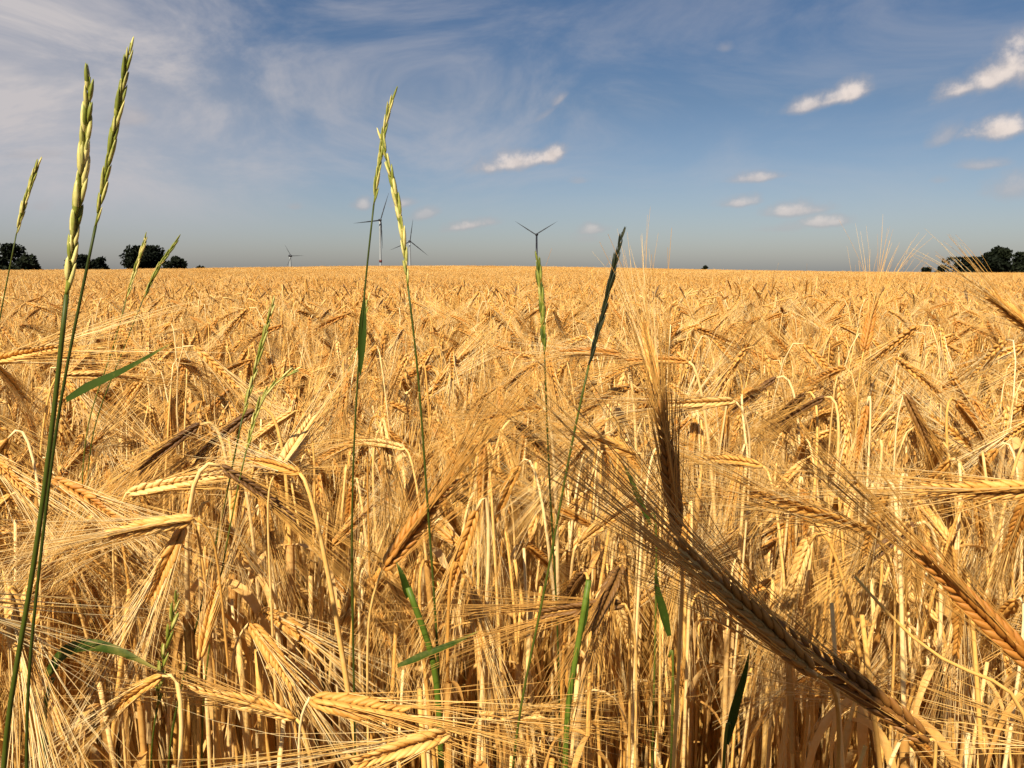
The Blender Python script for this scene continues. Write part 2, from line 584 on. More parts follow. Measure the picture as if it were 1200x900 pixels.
        wid = 0.0085 * rng.uniform(0.7, 1.3) * np.clip(np.minimum(1, 0.55 + uu * 2) * (1.02 - uu**2.2), 0.04, 1)
        nr = np.array([math.cos(tw * x) * V3(0, 0, 1) + math.sin(tw * x) * side for x in uu]) + dirh * 0.2
        tl = rng.random()
        lm.ribbon(path, wid, nr, rng.uniform(0.1, 0.35), tl, mi[3])
        # sheath wrapping the stem below the blade
        j0 = max(0, i0 - max(2, n // 6))
        if i0 - j0 >= 1:
            lm.tube(pts[j0:i0 + 1], stem_r * np.linspace(1.2, 1.38, i0 + 1 - j0), {3: 6, 2: 4, 1: 3}[detail], tl, mi[3], cap=False)
        if not into:
            lf.append(lm)
    return st, ear, aw, lf


PARTM = [M['straw'], M['grain'], M['awn'], M['dry_leaf']]


def barley_thing(parts, loc, label, group=None):
    st, ear, aw, lf = parts
    r = empty('barley_plant', loc, label, 'barley', group)
    st.obj('stem', M['straw'], r)
    e = ear.obj('ear', M['grain'], r)
    aw.obj('awns', M['awn'], e)
    for l in lf:
        l.obj('leaf', M['dry_leaf'], r)
    return r


def ear_direction(rng, az=None):
    """Nodding ears: most hang over, some lie level, a few stand."""
    az = rng.uniform(0, 2 * math.pi) if az is None else az
    w = rng.random()
    if w < 0.72:
        pol = rng.uniform(122, 170)
    elif w < 0.86:
        pol = rng.uniform(75, 122)
    else:
        pol = rng.uniform(15, 70)
    p = R(pol)
    return V3(math.sin(p) * math.cos(az), math.sin(p) * math.sin(az), math.cos(p)), pol


def random_plant(rng, detail, base=V3(0, 0, 0), into=None, leaves=None, h=None, az=None):
    ed, pol = ear_direction(rng, az)
    H = (rng.normal(0.895, 0.05) - (0.0 if pol > 80 else 0.12 if detail == 3 or rng.random() < 0.92 else -0.01) if h is None else h)
    lean = rng.normal(0, 0.04, 2) + ed[:2] * rng.uniform(0.02, 0.07)
    neck = base + V3(lean[0], lean[1], H - (0.02 if pol > 100 else 0))
    if leaves is None:
        leaves = int(rng.integers(2, 5))
    return barley(rng, base, neck, ed, rng.uniform(0.062, 0.088), detail, leaves, into=into, awn=rng.uniform(0.095, 0.14), stem_r=rng.uniform(0.0018, 0.0028) * (1.22 if detail == 3 else 1), spread=rng.uniform(0.07, 0.18))


class FieldPoints:
    def __init__(s):
        s.p, s.r, s.s, s.k = [], [], [], []

    def add(s, p, rot, scl, k):
        s.p.append(p)
        s.r.append(rot)
        s.s.append(scl)
        s.k.append(k)


def build_field():
    rng = np.random.default_rng(11)
    protos = []

    def proto(fn):
        mbs = MB()
        fn((mbs, mbs, mbs, mbs))
        o = bpy.data.objects.new('barley_source', mbs.mesh('barley_source', PARTM))
        protos.append(o)
        return len(protos) - 1

    mid = [proto(lambda i: random_plant(rng, 2, into=i)) for _ in range(20)]

    def clump(i, n, size, det, lv, hmin=0):
        for _ in range(n):
            random_plant(rng, det, V3(rng.uniform(-size, size), rng.uniform(-size, size), 0), i, lv)
    low = [proto(lambda i: clump(i, 34, 0.15, 1, 1)) for _ in range(8)]
    far = [proto(lambda i: clump(i, 110, 0.35, 1, 0)) for _ in range(4)]

    def crowns(i, n, size):
        """Only the tops of a far stretch of crop: ears with their brush of awns on a stump of stem."""
        mb = i[0]
        for _ in range(n):
            x, y = rng.uniform(-size, size, 2)
            H = rng.normal(0.90, 0.05)
            ed, _p = ear_direction(rng)
            H -= 0.0 if _p > 80 else 0.14
            p = V3(x, y, H)
            mb.tube([p - V3(0, 0, .45), p], 0.004, 3, rng.random(), 0, False)
            mb.spindle(p, ed, 0.09, 0.008, 4, (0.3, 0.7), (1, .8), rng.random(), 1)
            for _k in range(3):
                d = unit(ed + rng.normal(0, .25, 3))
                mb.tube([p + ed * .05, p + ed * .05 + d * 0.17], [0.0035, 0.001], 3, rng.random(), 2, False)
    vfar = [proto(lambda i: crowns(i, 420, 1.0)) for _ in range(4)]

    fp = FieldPoints()

    def rz():
        return (rng.normal(0, .05), rng.normal(0, .05), rng.uniform(0, 2 * math.pi))
    # near and middle: single plants
    near = []
    cell = 0.050
    ys = np.arange(0.44, 4.0, cell)
    for y in ys:
        w = 0.70 * y + 0.9
        c = cell if y < 2.2 else cell * 1.05
        for x in np.arange(-w, w, c):
            px, py = x + rng.uniform(-.5, .5) * c, y + rng.uniform(-.5, .5) * c
            # keep the spot clear where the photographer looks in
            if math.hypot(px, py) < 0.62 or (math.hypot(px, py) < 0.80 and rng.random() < 0.68):
                continue
            inview = abs(px) < 0.62 * py + 0.10
            d = math.hypot(px, py)
            near.append((d if inview else 9.0 + d, px, py))
    near.sort()
    singles = [(px, py) for (_d, px, py) in near[:N_SINGLE]]
    for (_d, px, py) in near[N_SINGLE:]:
        fp.add((px, py, 0), rz(), rng.uniform(0.90, 1.10), int(rng.choice(mid)))
    # 4-15 m clumps, 15-45 m, 45-150 m patches
    for (y0, y1, st, kinds, wz, sc) in ((4.0, 15.0, 0.27, low, 0.74, 1.0), (15.0, 45.0, 0.66, far, 0.76, 1.0), (45.0, 165.0, 1.9, vfar, 0.78, 1.0)):
        for y in np.arange(y0 + st / 2 - 0.05, y1, st):
            w = wz * y + 0.8
            for x in np.arange(-w, w, st):
                px, py = x + rng.uniform(-.3, .3) * st, y + rng.uniform(-.3, .3) * st
                sw = 0.025 * math.sin(px * 0.7 + py * 0.31) + 0.025 * math.sin(py * 0.45 - px * 0.2) - 0.015
                r = rz()
                fp.add((px, py, float(ground_z(px, py))), (r[0] * .4, r[1] * .4, r[2]), sc * (rng.uniform(0.96, 1.05) + sw), int(rng.choice(kinds)))
    me = bpy.data.meshes.new('barley_field')
    me.from_pydata([tuple(p) for p in fp.p], [], [])
    a = me.attributes.new('rot', 'FLOAT_VECTOR', 'POINT')
    a.data.foreach_set('vector', np.array(fp.r, np.float32).ravel())
    a = me.attributes.new('scl', 'FLOAT', 'POINT')
    a.data.foreach_set('value', np.array(fp.s, np.float32))
    a = me.attributes.new('pick', 'INT', 'POINT')
    a.data.foreach_set('value', np.array(fp.k, np.int32))
    ob = bpy.data.objects.new('barley_field', me)
    COL.objects.link(ob)
    for mt in PARTM:
        me.materials.append(mt)
    tag(ob, 'ripe golden barley field stretching from the near stalks back to the horizon', 'barley field', None, 'stuff')
    ng = bpy.data.node_groups.new('barley_scatter', 'GeometryNodeTree')
    ng.interface.new_socket('Geometry', in_out='INPUT', socket_type='NodeSocketGeometry')
    ng.interface.new_socket('Geometry', in_out='OUTPUT', socket_type='NodeSocketGeometry')
    N = ng.nodes.new
    L = ng.links.new
    gi, go = N('NodeGroupInput'), N('NodeGroupOutput')
    join = N('GeometryNodeJoinGeometry')
    for o in reversed(protos):          # joined in reverse link order
        oi = N('GeometryNodeObjectInfo')
        oi.inputs['Object'].default_value = o
        ti = N('GeometryNodeGeometryToInstance')
        L(oi.outputs['Geometry'], ti.inputs[0])
        L(ti.outputs[0], join.inputs[0])
    m2p = N('GeometryNodeMeshToPoints')
    L(gi.outputs[0], m2p.inputs[0])
    iop = N('GeometryNodeInstanceOnPoints')
    iop.inputs['Pick Instance'].default_value = True
    L(m2p.outputs[0], iop.inputs['Points'])
    L(join.outputs[0], iop.inputs['Instance'])

    def named(nm, ty):
        q = N('GeometryNodeInputNamedAttribute')
        q.data_type = ty
        q.inputs['Name'].default_value = nm
        return [s for s in q.outputs if s.enabled and s.name == 'Attribute'][0]
    L(named('pick', 'INT'), iop.inputs['Instance Index'])
    e2r = N('FunctionNodeEulerToRotation')
    L(named('rot', 'FLOAT_VECTOR'), e2r.inputs[0])
    L(e2r.outputs[0], iop.inputs['Rotation'])
    L(named('scl', 'FLOAT'), iop.inputs['Scale'])
    L(iop.outputs[0], go.inputs[0])
    md = ob.modifiers.new('scatter', 'NODES')
    md.node_group = ng
    return singles


# ---- ears that stand out in the photograph: (base px, tip px, distance, tip distance, via points, awn, label, options)
HEROES = [  # the dark ears have shade painted into their grain colour
    # base,       tip,        Yb,  Yt,   root (x,y) , label
    ((957, 792), (798, 640), .40, .40, [(985, 850, .41)], 'dark shaded barley ear slanting across the lower right, its stem bending down beneath it', dict(awn=.15, spread=.05, bend=.05, gs=1.15, shade_tint=.22)),
    ((1088, 868), (915, 735), .44, .45, [(1094, 895, .445)], 'shaded barley ear with its thick base nearest the bottom right corner', dict(awn=.15, spread=.06, bend=.05, gs=1.2, shade_tint=.28)),
    ((1225, 795), (1082, 648), .45, .47, [(1260, 850, .46)], 'half sunlit barley ear leaning in from the right edge, pointing up left', dict(awn=.14, spread=.08, bend=.05, gs=1.1, shade_tint=.1)),
    ((1232, 572), (1082, 582), .56, .56, [(1275, 610, .6)], 'sunlit level barley ear at the right edge with long awns sweeping left', dict(awn=.16, spread=.16, bend=-.1)),
    ((1020, 622), (878, 580), .62, .60, [(1040, 650, .63), (1050, 720, .66)], 'pale barley ear lying level above the dark slanting ears', dict(awn=.14, spread=.14, bend=-.05)),
    ((795, 628), (775, 478), .47, .46, [(800, 690, .48)], 'dark upright barley ear with a tall brush of awns right of the dark grass spike', dict(awn=.085, spread=.05, bend=0.0, gs=0.8, shade_tint=.2)),
    ((448, 668), (532, 556), .62, .64, [(435, 690, .62), (430, 760, .63)], 'brownish barley ear pointing up right with awns fanned wide at mid height', dict(awn=.17, spread=.2, bend=0.05, gs=1.2, shade_tint=.05, bushy=2)),
    ((325, 553), (365, 492), .70, .76, [(313, 600, .7)], 'pale brush shaped barley ear pointing up right, left of centre', dict(awn=.14, spread=.13, bend=.0)),
    ((148, 578), (258, 556), .74, .74, [(136, 600, .74), (132, 660, .75)], 'barley ear lying level with its grains lit, right of the thickest green stalk', dict(awn=.13, spread=.09, bend=.0)),
    ((228, 608), (128, 622), .66, .64, [(248, 612, .66), (256, 660, .67)], 'pale hooked barley ear pointing left below the level ear', dict(awn=.12, spread=.12, bend=.1)),
    ((216, 616), (180, 690), .67, .65, [(224, 604, .67), (236, 640, .68)], 'barley ear hanging under a hooked stem at lower left', dict(awn=.13, spread=.18, bend=.1)),
    ((-12, 424), (66, 408), .80, .78, [(-30, 450, .8)], 'barley ear at the left edge whose long pale awns sweep right', dict(awn=.17, spread=.15, bend=.0)),
    ((-30, 520), (40, 575), .78, .76, [(-50, 560, .8)], 'barley ear drooping at the left edge above the green stalk foot', dict(awn=.15, spread=.2, bend=.2)),
    ((62, 562), (140, 598), .70, .69, [(50, 572, .7), (46, 640, .7)], 'nodding barley ear just right of the thickest green stalk, grains showing', dict(awn=.12, spread=.2, bend=.3)),
    ((292, 730), (348, 800), .70, .68, [(284, 742, .7), (268, 800, .7)], 'plump barley ear hanging to the lower right, low on the left half', dict(awn=.11, spread=.22, bend=.2)),
    ((306, 714), (350, 735), .74, .74, [(298, 722, .74), (294, 800, .75)], 'shorter barley ear nodding just behind the plump hanging ear', dict(awn=.11, spread=.2, bend=.3)),
    ((363, 818), (470, 842), .52, .51, [(352, 830, .52), (350, 895, .53)], 'plump barley ear at the bottom edge with long awns lying to the right', dict(awn=.15, spread=.14, bend=-.1, gs=1.2)),
    ((528, 858), (415, 892), .50, .48, [(540, 862, .5), (548, 895, .5)], 'large barley ear at the bottom edge on a hooked stem, awns lying to the left', dict(awn=.15, spread=.22, bend=.05, gs=1.35)),
    ((10, 692), (30, 765), .57, .56, [(18, 682, .57), (26, 720, .58)], 'hooked barley ear hanging behind the thickest green stalk at lower left', dict(awn=.16, spread=.16, bend=.1)),
    ((1012, 412), (1026, 352), 1.1, 1.15, [(1005, 460, 1.1)], 'tall upright barley ear whose pale awns cross the horizon on the right', dict(awn=.14, spread=.22, bend=-.05)),
    ((1218, 392), (1170, 358), .80, .80, [(1230, 420, .8)], 'barley ear at the right edge whose awns fan over the dark trees', dict(awn=.085, spread=.22, bend=-.1)),
    ((770, 455), (757, 392), .80, .82, [(774, 520, .8)], 'pale upright barley ear behind the dark brush of awns', dict(awn=.10, spread=.12, bend=-.05)),
    ((727, 662), (712, 694), .62, .60, [(733, 670, .62), (738, 720, .63)], 'small dark shaded barley ear hanging right of the two green stems', dict(awn=.10, spread=.2, bend=.1, shade_tint=.35)),
    ((732, 708), (672, 712), .60, .60, [(742, 716, .6), (746, 780, .61)], 'dark shaded barley ear lying level right of the two green stems', dict(awn=.12, spread=.2, bend=.1, shade_tint=.35)),
    ((1060, 460), (1092, 524), 1.0, 1.0, [(1050, 480, 1.0), (1047, 560, 1.0)], 'hook stemmed barley ear with a dark shaded side, right of the upright ear', dict(awn=.12, spread=.16, bend=.1, shade_tint=.3)),
    ((447, 490), (459, 556), .90, .88, [(440, 478, .9), (430, 520, .92)], 'straw pale barley ear hanging straight down left of centre', dict(awn=.12, spread=.14, bend=.1)),
    ((862, 470), (772, 474), .82, .80, [(872, 480, .82), (880, 540, .84)], 'level barley ear on the right, its pale awns reaching left past the dark brush', dict(awn=.12, spread=.14, bend=.0)),
    ((745, 533), (680, 506), .85, .85, [(752, 548, .85)], 'level pale barley ear just right of the dark grass spike stem', dict(awn=.12, spread=.16, bend=.0)),
    ((562, 840), (624, 838), .72, .70, [(552, 850, .72), (548, 890, .72)], 'barley ear low at bottom centre with awns lying right', dict(awn=.13, spread=.16, bend=.0)),
]
N_SINGLE = 300 - len(HEROES)


def build_heroes():
    for k, (b0, t0, yb, yt, via, label, opt) in enumerate(HEROES):
        rng = np.random.default_rng(100 + k)
        P0 = np.array(at(*b0, yb))
        P1 = np.array(at(*t0, yt))
        way = [np.array(at(*v)) for v in via][::-1]
        last = way[0]
        rx, ry = last[0] + (last[0] - P0[0]) * 0.6 + rng.uniform(-.02, .02), last[1] + rng.uniform(.0, .06)
        root = V3(rx, ry, 0)
        w2 = [root * 0.55 + last * 0.45 + V3(rng.uniform(-.01, .01), 0, 0)] + way
        el = np.linalg.norm(P1 - P0)
        o = dict(opt)
        parts = barley(rng, root - root, P0 - root, P1 - P0, min(max(el, .06), .105), 3, 2 if k % 3 else 1, way=[w - root for w in w2], **{'stem_r': 0.0021, 'gs': 1.15, 'shade_tint': 0.0, **o})
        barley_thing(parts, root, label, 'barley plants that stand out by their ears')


def build_singles(spots):
    rng = np.random.default_rng(5)
    kinds = []
    G = 'ripe barley plants of the near rows'

    def lab(x, y):
        a = x / y
        side = 'left' if a < -0.2 else 'right' if a > 0.2 else 'middle'
        dep = 'first' if y < 0.78 else 'next'
        return {'first': 'ripe golden barley plant among the closest crowded stems, %s of the field edge',
                'next': 'ripe golden barley plant in the crowd behind the closest stems, %s of the field edge'}[dep] % side, '%s, %s, %s' % (G, 'closest' if dep == 'first' else 'behind', side)
    protos = []
    NV = 36
    for i, (x, y) in enumerate(spots):
        label, grp = lab(x, y)
        rot, sc = (rng.normal(0, .05), rng.normal(0, .05), rng.uniform(-2.0, 2.0)), rng.uniform(0.90, 1.07)   # the edge of the crop leans inwards
        if i < NV:
            r = barley_thing(random_plant(rng, 3, az=math.pi / 2 + rng.normal(0, .2), leaves=int(rng.integers(3, 6))), (x, y, 0), label, grp)
            protos.append(r)
        else:
            src = protos[int(rng.integers(NV))]
            r = src.copy()
            COL.objects.link(r)
            r['label'], r['group'] = label, grp
            for ch in src.children:
                c = ch.copy()
                COL.objects.link(c)
                c.parent = r
                for g2 in ch.children:
                    d = g2.copy()
                    COL.objects.link(d)
                    d.parent = c
        r.location, r.rotation_euler, r.scale = (x, y, 0), rot, (sc,) * 3


singles = build_field()
build_heroes()
build_singles(singles)


def dry_stalk(label, pts_px, r0, r1, mat):
    pts = [np.array(at(*p)) for p in pts_px]
    root = V3(pts[0][0] + .05, pts[0][1] + .02, 0)
    th = empty('dry_stalk', root, label, 'dry straw')
    path = even(catmull([root] + pts, 10), 50, 6) - root
    mb = MB()
    rng = np.random.default_rng(3)
    mb.tube(path, np.linspace(r0, r1, len(path)), 8, 0.35)
    mb.obj('stem', M['straw'], th)
    k = int(len(path) * .45)
    mb = MB()
    mb.tube(path[k - 16:k], np.linspace(r0 * 1.1, r0 * 1.25, 16), 8, 0.7, 0, False)
    mb.obj('sheath', M['dry_leaf'], th)


dry_stalk('long bare dry stalk slanting up left across the lower right corner', [(1215, 930, .40), (1130, 820, .40), (1060, 750, .40), (1002, 676, .41)], .0030, .0007, 'straw')


# ----------------------------------------------------------------- green grasses growing through the crop
def grass(rng, stem_px, ear_px, dist, label, mat='green_spike', spike_w=0.004, stem_r=0.0013, n=18, root_dx=0.0, loose=0.22, leaf=None, leaf_label=None, dist_low=None, floret=0.013, sheath=None):
    """stem_px: points of the stem from low to high; ear_px: points of the spike from its base to its tip."""
    pts = [np.array(at(x, y, dist if dist_low is None else dist_low + (dist - dist_low) * i / max(1, len(stem_px) - 1))) for i, (x, y) in enumerate(stem_px)]
    ear = [np.array(at(x, y, dist)) for (x, y) in ear_px]
    low = pts[0]
    dn = pts[0] - pts[1]
    root = V3(low[0] + root_dx + 0.25 * dn[0] * low[2] / max(1e-3, -dn[2]), low[1] + 0.02, 0)
    chain = [root, (root * 0.4 + low * 0.6)] + pts
    path = even(catmull(chain + ear[:1], 10), 60, 8) - root
    th = empty('grass_stalk', root, label, 'wild grass', 'wild green grasses in the barley')
    st = MB()
    rr = stem_r * np.linspace(1.0, 0.55, len(path))
    for nd in (0.28, 0.52, 0.71):             # joints of the culm
        rr = rr * (1 + 0.45 * np.exp(-((np.linspace(0, 1, len(path)) - nd - rng.uniform(-.04, .04)) / 0.012) ** 2))
    st.tube(path, rr, 8, rng.random())
    st.obj('stem', M['green_stem'], th)
    sp = MB()
    ep = catmull(ear, 12) - root
    seg = np.linalg.norm(np.diff(ep, axis=0), axis=1)
    cum = np.concatenate([[0], np.cumsum(seg)])
    sp.tube(ep, stem_r * np.linspace(0.5, 0.25, len(ep)), 5, 0.2)
    view = unit(ear[0] - np.array(EYE))
    for i in range(n):
        f = (i + 0.3) / n
        s = f * cum[-1] * 0.97
        p = np.array([np.interp(s, cum, ep[:, k]) for k in range(3)])
        j = min(np.searchsorted(cum, s), len(ep) - 1)
        T = unit(ep[j] - ep[max(0, j - 1)]) if j else unit(ep[1] - ep[0])
        side = unit(np.cross(T, view)) * (1 if i % 2 else -1)
        side = unit(side + view * rng.normal(0, .35))
        sc = (0.75 + 0.45 * math.sin(math.pi * (0.15 + 0.8 * f))) * rng.uniform(0.8, 1.2)
        for k, (lat, lift, ln) in enumerate(((0.0, 0.0, 1.0), (0.55, 0.15, 0.95), (-0.55, 0.08, 1.0))):
            o2 = unit(side + np.cross(T, side) * lat)
            d = unit(T + o2 * (loose * 0.78 + rng.normal(0, .03)) * (1 + 0.12 * k))
            q = p + side * spike_w * 0.10 + T * floret * sc * lift * 0.7
            sp.spindle(q, d, floret * sc * ln * 0.8, spike_w * 0.30 * sc, 6, (0.08, 0.3, 0.6, 0.88), (0.6, 1.0, 0.92, 0.45), float(np.clip(rng.normal(0.5, .42), 0, 1)), 0, 0.6, side)
    sp.obj('spike', M[mat], th)
    if sheath:
        a, b_ = sheath
        sh = MB()
        pp = np.array([np.array(at(*a, dist)), np.array(at((a[0] + b_[0]) / 2, (a[1] + b_[1]) / 2, dist)), np.array(at(*b_, dist))]) - root
        pp = catmull(pp, 5)
        sh.ribbon(pp, 0.006 * np.sin(np.linspace(0.15, math.pi - 0.1, len(pp))), -view, 0.3, 0.3)
        sh.obj('leaf', M['green_leaf'], th)
    for lp, w in (leaf or []):
        blade(rng, lp, w, th, root)
    return th


def blade(rng, lp, w, parent, root):
    """A green leaf through points (px, py, dist) with the given greatest width."""
    pts = catmull([np.array(at(*q)) for q in lp], 8) - np.asarray(root, float)
    u = np.linspace(0, 1, len(pts))
    wid = w * np.clip(np.minimum(1, 0.45 + 2.2 * u) * (1.0 - u**2.4), 0.03, 1)
    mb = MB()
    mid = pts[len(pts) // 2] + np.asarray(root, float) - np.array(EYE)
    nr = np.array([unit(-unit(mid) * (1 - 0.35 * math.sin(3 * x)) + V3(0, 0, 0.7)) for x in u])
    mb.ribbon(pts, wid, nr, 0.28, np.repeat(0.15 + 0.25 * rng.random() + 0.9 * u ** 7 + 0.08 * np.sin(u * 37), 3))
    return mb.obj('leaf', M['green_leaf'], parent)


def build_grasses():
    g = np.random.default_rng(21)
    grass(g, [(2, 890), (18, 800), (38, 680), (58, 530), (70, 430)], [(78, 345), (86, 280), (95, 215), (101, 150), (105, 90)], .40,
          'thickest green grass stalk at left with a plump pale green spike, tallest but one', spike_w=.0056, stem_r=.0020, n=20, loose=.13, floret=.015, root_dx=-.03)
    grass(g, [(30, 895), (44, 690), (58, 560), (74, 440), (100, 330)], [(112, 265), (124, 205), (139, 125), (153, 50)], .48,
          'tallest slender dark green grass stalk at left, close beside the thickest one', spike_w=.0042, stem_r=.0014, n=19, loose=.11, floret=.015, mat='green_spike',
          leaf=[([(78, 470, .48), (110, 454, .475), (150, 434, .47), (203, 401, .46)], .0085)])
    grass(g, [(-14, 480), (-5, 400), (10, 320)], [(19, 275), (30, 235), (44, 192)], .75,
          'thin green grass stalk at the far left edge rising over the dark tree', spike_w=.0042, stem_r=.0010, n=15, loose=.10, floret=.015, root_dx=-.02)
    grass(g, [(98, 520), (120, 450), (140, 385)], [(148, 350), (160, 312), (171, 277)], .95,
          'slim green grass spike crossing the broad dark tree, left of its twin', spike_w=.0048, stem_r=.0011, n=14, loose=.09, floret=.016)
    grass(g, [(104, 530), (128, 455), (150, 395)], [(168, 350), (185, 315), (208, 281)], 1.0,
          'slim green grass spike leaning right between the two dark trees', spike_w=.0046, stem_r=.0011, n=14, loose=.10, floret=.016)
    grass(g, [(412, 640), (414, 540), (420, 420), (428, 330), (434, 270)], [(438, 240), (446, 180), (453, 140), (461, 111)], .62,
          'tall green grass stalk at centre left leaning right, with a dark leaf sheath', spike_w=.0036, stem_r=.0012, n=17, loose=.11, floret=.0145, sheath=((422, 440), (427, 345)))
    grass(g, [(516, 838), (509, 700), (500, 580), (490, 430)], [(478, 335), (470, 265), (458, 205), (446, 157)], .62,
          'tall green grass stalk at centre left leaning left and crossing its neighbour', spike_w=.0048, stem_r=.0014, n=18, loose=.10, floret=.016)
    grass(g, [(656, 860), (652, 700), (645, 590), (640, 470)], [(638, 415), (635, 360), (630, 300)], .70,
          'green grass stalk with a pale tipped spike standing in front of the right turbine', spike_w=.0055, stem_r=.0013, n=14, loose=.10, floret=.017)
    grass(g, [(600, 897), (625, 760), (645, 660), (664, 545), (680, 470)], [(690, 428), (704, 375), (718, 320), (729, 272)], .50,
          'dark green shaded grass spike leaning right near the middle, almost black', mat='shaded_spike', spike_w=.0032, stem_r=.0012, n=19, loose=.10, floret=.0125)
    grass(g, [(196, 897), (222, 770), (245, 670), (262, 600), (275, 530)], [(284, 490), (300, 430), (312, 385), (322, 350)], .72,
          'thin yellow green grass spike left of centre standing among the barley', spike_w=.0045, stem_r=.0013, n=14, loose=.10, floret=.017)
    grass(g, [(236, 880), (246, 750), (262, 660), (274, 590)], [(288, 530), (302, 480), (322, 450), (350, 432)], .70,
          'thin grass spike left of centre bowing to the right at its tip', spike_w=.004, stem_r=.0012, n=14, loose=.10, floret=.016)
    grass(g, [(176, 897), (180, 860)], [(184, 830), (190, 780), (200, 735), (209, 695)], .62,
          'short pale green spike low in the bottom left among dry stems', spike_w=.006, stem_r=.0013, n=12, loose=.2, floret=.016)
    grass(g, [(402, 470), (408, 440)], [(414, 415), (424, 395), (432, 345)], 1.5, 'small faint green spike deep in the crop at centre left', spike_w=.006, stem_r=.0015, n=9, loose=.15, floret=.018)

    def shoot(lab, pxs, r0, d, leaves=(), mat='green_stem'):
        pts = [np.array(at(x, y, d)) for x, y in pxs]
        root = V3(pts[0][0], pts[0][1] + .01, 0)
        th = empty('grass_shoot', root, lab, 'wild grass', 'wild green grasses in the barley')
        mb = MB()
        path = even(catmull([root] + pts, 10), 40, 8) - root
        mb.tube(path, np.linspace(r0, r0 * 0.75, len(path)), 8, g.random())
        mb.obj('stem', M[mat], th)
        for lp, w in leaves:
            blade(g, lp, w, th, root)
        return th
    shoot('thick bright green shoot at bottom centre left leaning left', [(516, 838), (498, 765), (484, 710), (478, 688)], .0031, .60,
          [([(478, 700, .6), (474, 685, .598), (470, 672, .597), (464, 658, .6)], .006), ([(466, 781, .6), (500, 768, .597), (535, 753, .595), (562, 739, .59)], .0065)], 'fresh_stem')
    shoot('bright green flat shoot at bottom centre leaning right beside the thin stem', [(662, 897), (668, 830), (680, 745), (690, 680)], .0026, .54,
          [([(682, 740, .54), (687, 710, .54), (691, 675, .54)], .005)], 'fresh_stem')
    th = shoot('dark green leaf arching right at lower left on a low shoot', [(52, 890), (58, 830), (62, 795)], .0022, .60,
               [([(56, 792, .6), (78, 768, .597), (104, 759, .594), (140, 765, .590), (188, 786, .585)], .0135)])
    shoot('dark green blade standing in the shade at lower right', [(848, 890), (856, 850)], .0016, .60, [([(852, 872, .6), (862, 830, .6), (872, 795, .6), (879, 760, .6)], .007)])
    shoot('dark green blade hanging in the shade right of the middle', [(789, 800), (784, 770)], .0014, .66, [([(784, 745, .66), (776, 715, .66), (770, 690, .66), (768, 660, .66)], .0075)])
    shoot('narrow green blade half hidden behind awns right of centre', [(770, 640), (760, 610)], .0012, .75, [([(762, 615, .75), (748, 585, .75), (738, 560, .75), (728, 540, .75)], .006)])


build_grasses()


# ----------------------------------------------------------------- trees beyond the crest
def tree(rng, px, top_py, width_px, dist, label, kind='round', base_py=318, n=2600, lean=0.0):
    """A broadleaf with its crown reaching low: trunk, limbs and many leaf sprays in clumps."""
    c = at(px, base_py, dist)
    gz = float(ground_z(c.x, c.y))
    sc = dist / 1000.0
    W = width_px * sc * 1.2
    top = (at(px, top_py, dist).z) - gz
    th = empty('broadleaf_tree', (c.x, c.y, gz), label, 'tree', 'dark trees beyond the crest of the field')
    tr = MB()
    h0 = top * 0.55
    tr.tube([V3(0, 0, -.3), V3(0.05, 0, h0 * .5), V3(0.1 + lean, 0, h0)], [W * .035 + .12, W * .028 + .08, W * .012 + .05], 7, .4)
    low = max(0.25, top * 0.06)
    cl = []
    for i in range(26 if n > 1200 else 12):
        a = rng.uniform(0, 2 * math.pi)
        t = rng.random()
        zz = low + (top - low) * (0.08 + 0.84 * t)
        if kind == 'round':
            prof = math.sin(math.pi * min(1, 0.30 + 0.62 * t)) ** 0.6
        elif kind == 'dome':
            prof = max(0.15, 1 - t**2.2) ** 0.5
        else:
            prof = max(0.12, math.sin(math.pi * (0.2 + 0.75 * t)))
        rr = W * 0.5 * prof * math.sqrt(rng.uniform(0.1, 1)) * 0.9
        cl.append((V3(rr * math.cos(a) + lean * t, rr * math.sin(a), zz), W * rng.uniform(0.14, 0.22)))
    cl.append((V3(lean, 0, top * 0.9), W * 0.15))
    for (p, r) in cl[::2]:
        tr.tube([V3(0.05, 0, h0 * rng.uniform(.35, .9)), p * 0.6 + V3(0, 0, h0 * .25), p], [W * .014 + .03, W * .008 + .02, .02], 5, .5)
    tr.obj('trunk', M['bark'], th)
    cr = MB()
    per = int(n * 1.7) // len(cl)
    s = 1.9 * sc
    for (p, r) in cl:
        t0 = rng.random()
        for _ in range(per):
            d = unit(rng.normal(0, 1, 3))
            q = p + d * r * rng.uniform(0.35, 1.05) ** 0.6 * V3(1, 1, 0.85)
            if q[2] > top:
                q[2] = top - rng.uniform(0, .3)
            a = unit(rng.normal(0, 1, 3))
            b_ = unit(np.cross(a, unit(rng.normal(0, 1, 3) + d)))
            w = s * rng.uniform(0.6, 1.5)
            cr.add([q - a * w, q + b_ * w * .55, q + a * w, q - b_ * w * .55], [(0, 1, 2, 3)], float(np.clip(t0 + rng.normal(0, .2), 0, 1)))
    cr.obj('crown', M['leafage'], th, smooth=False)


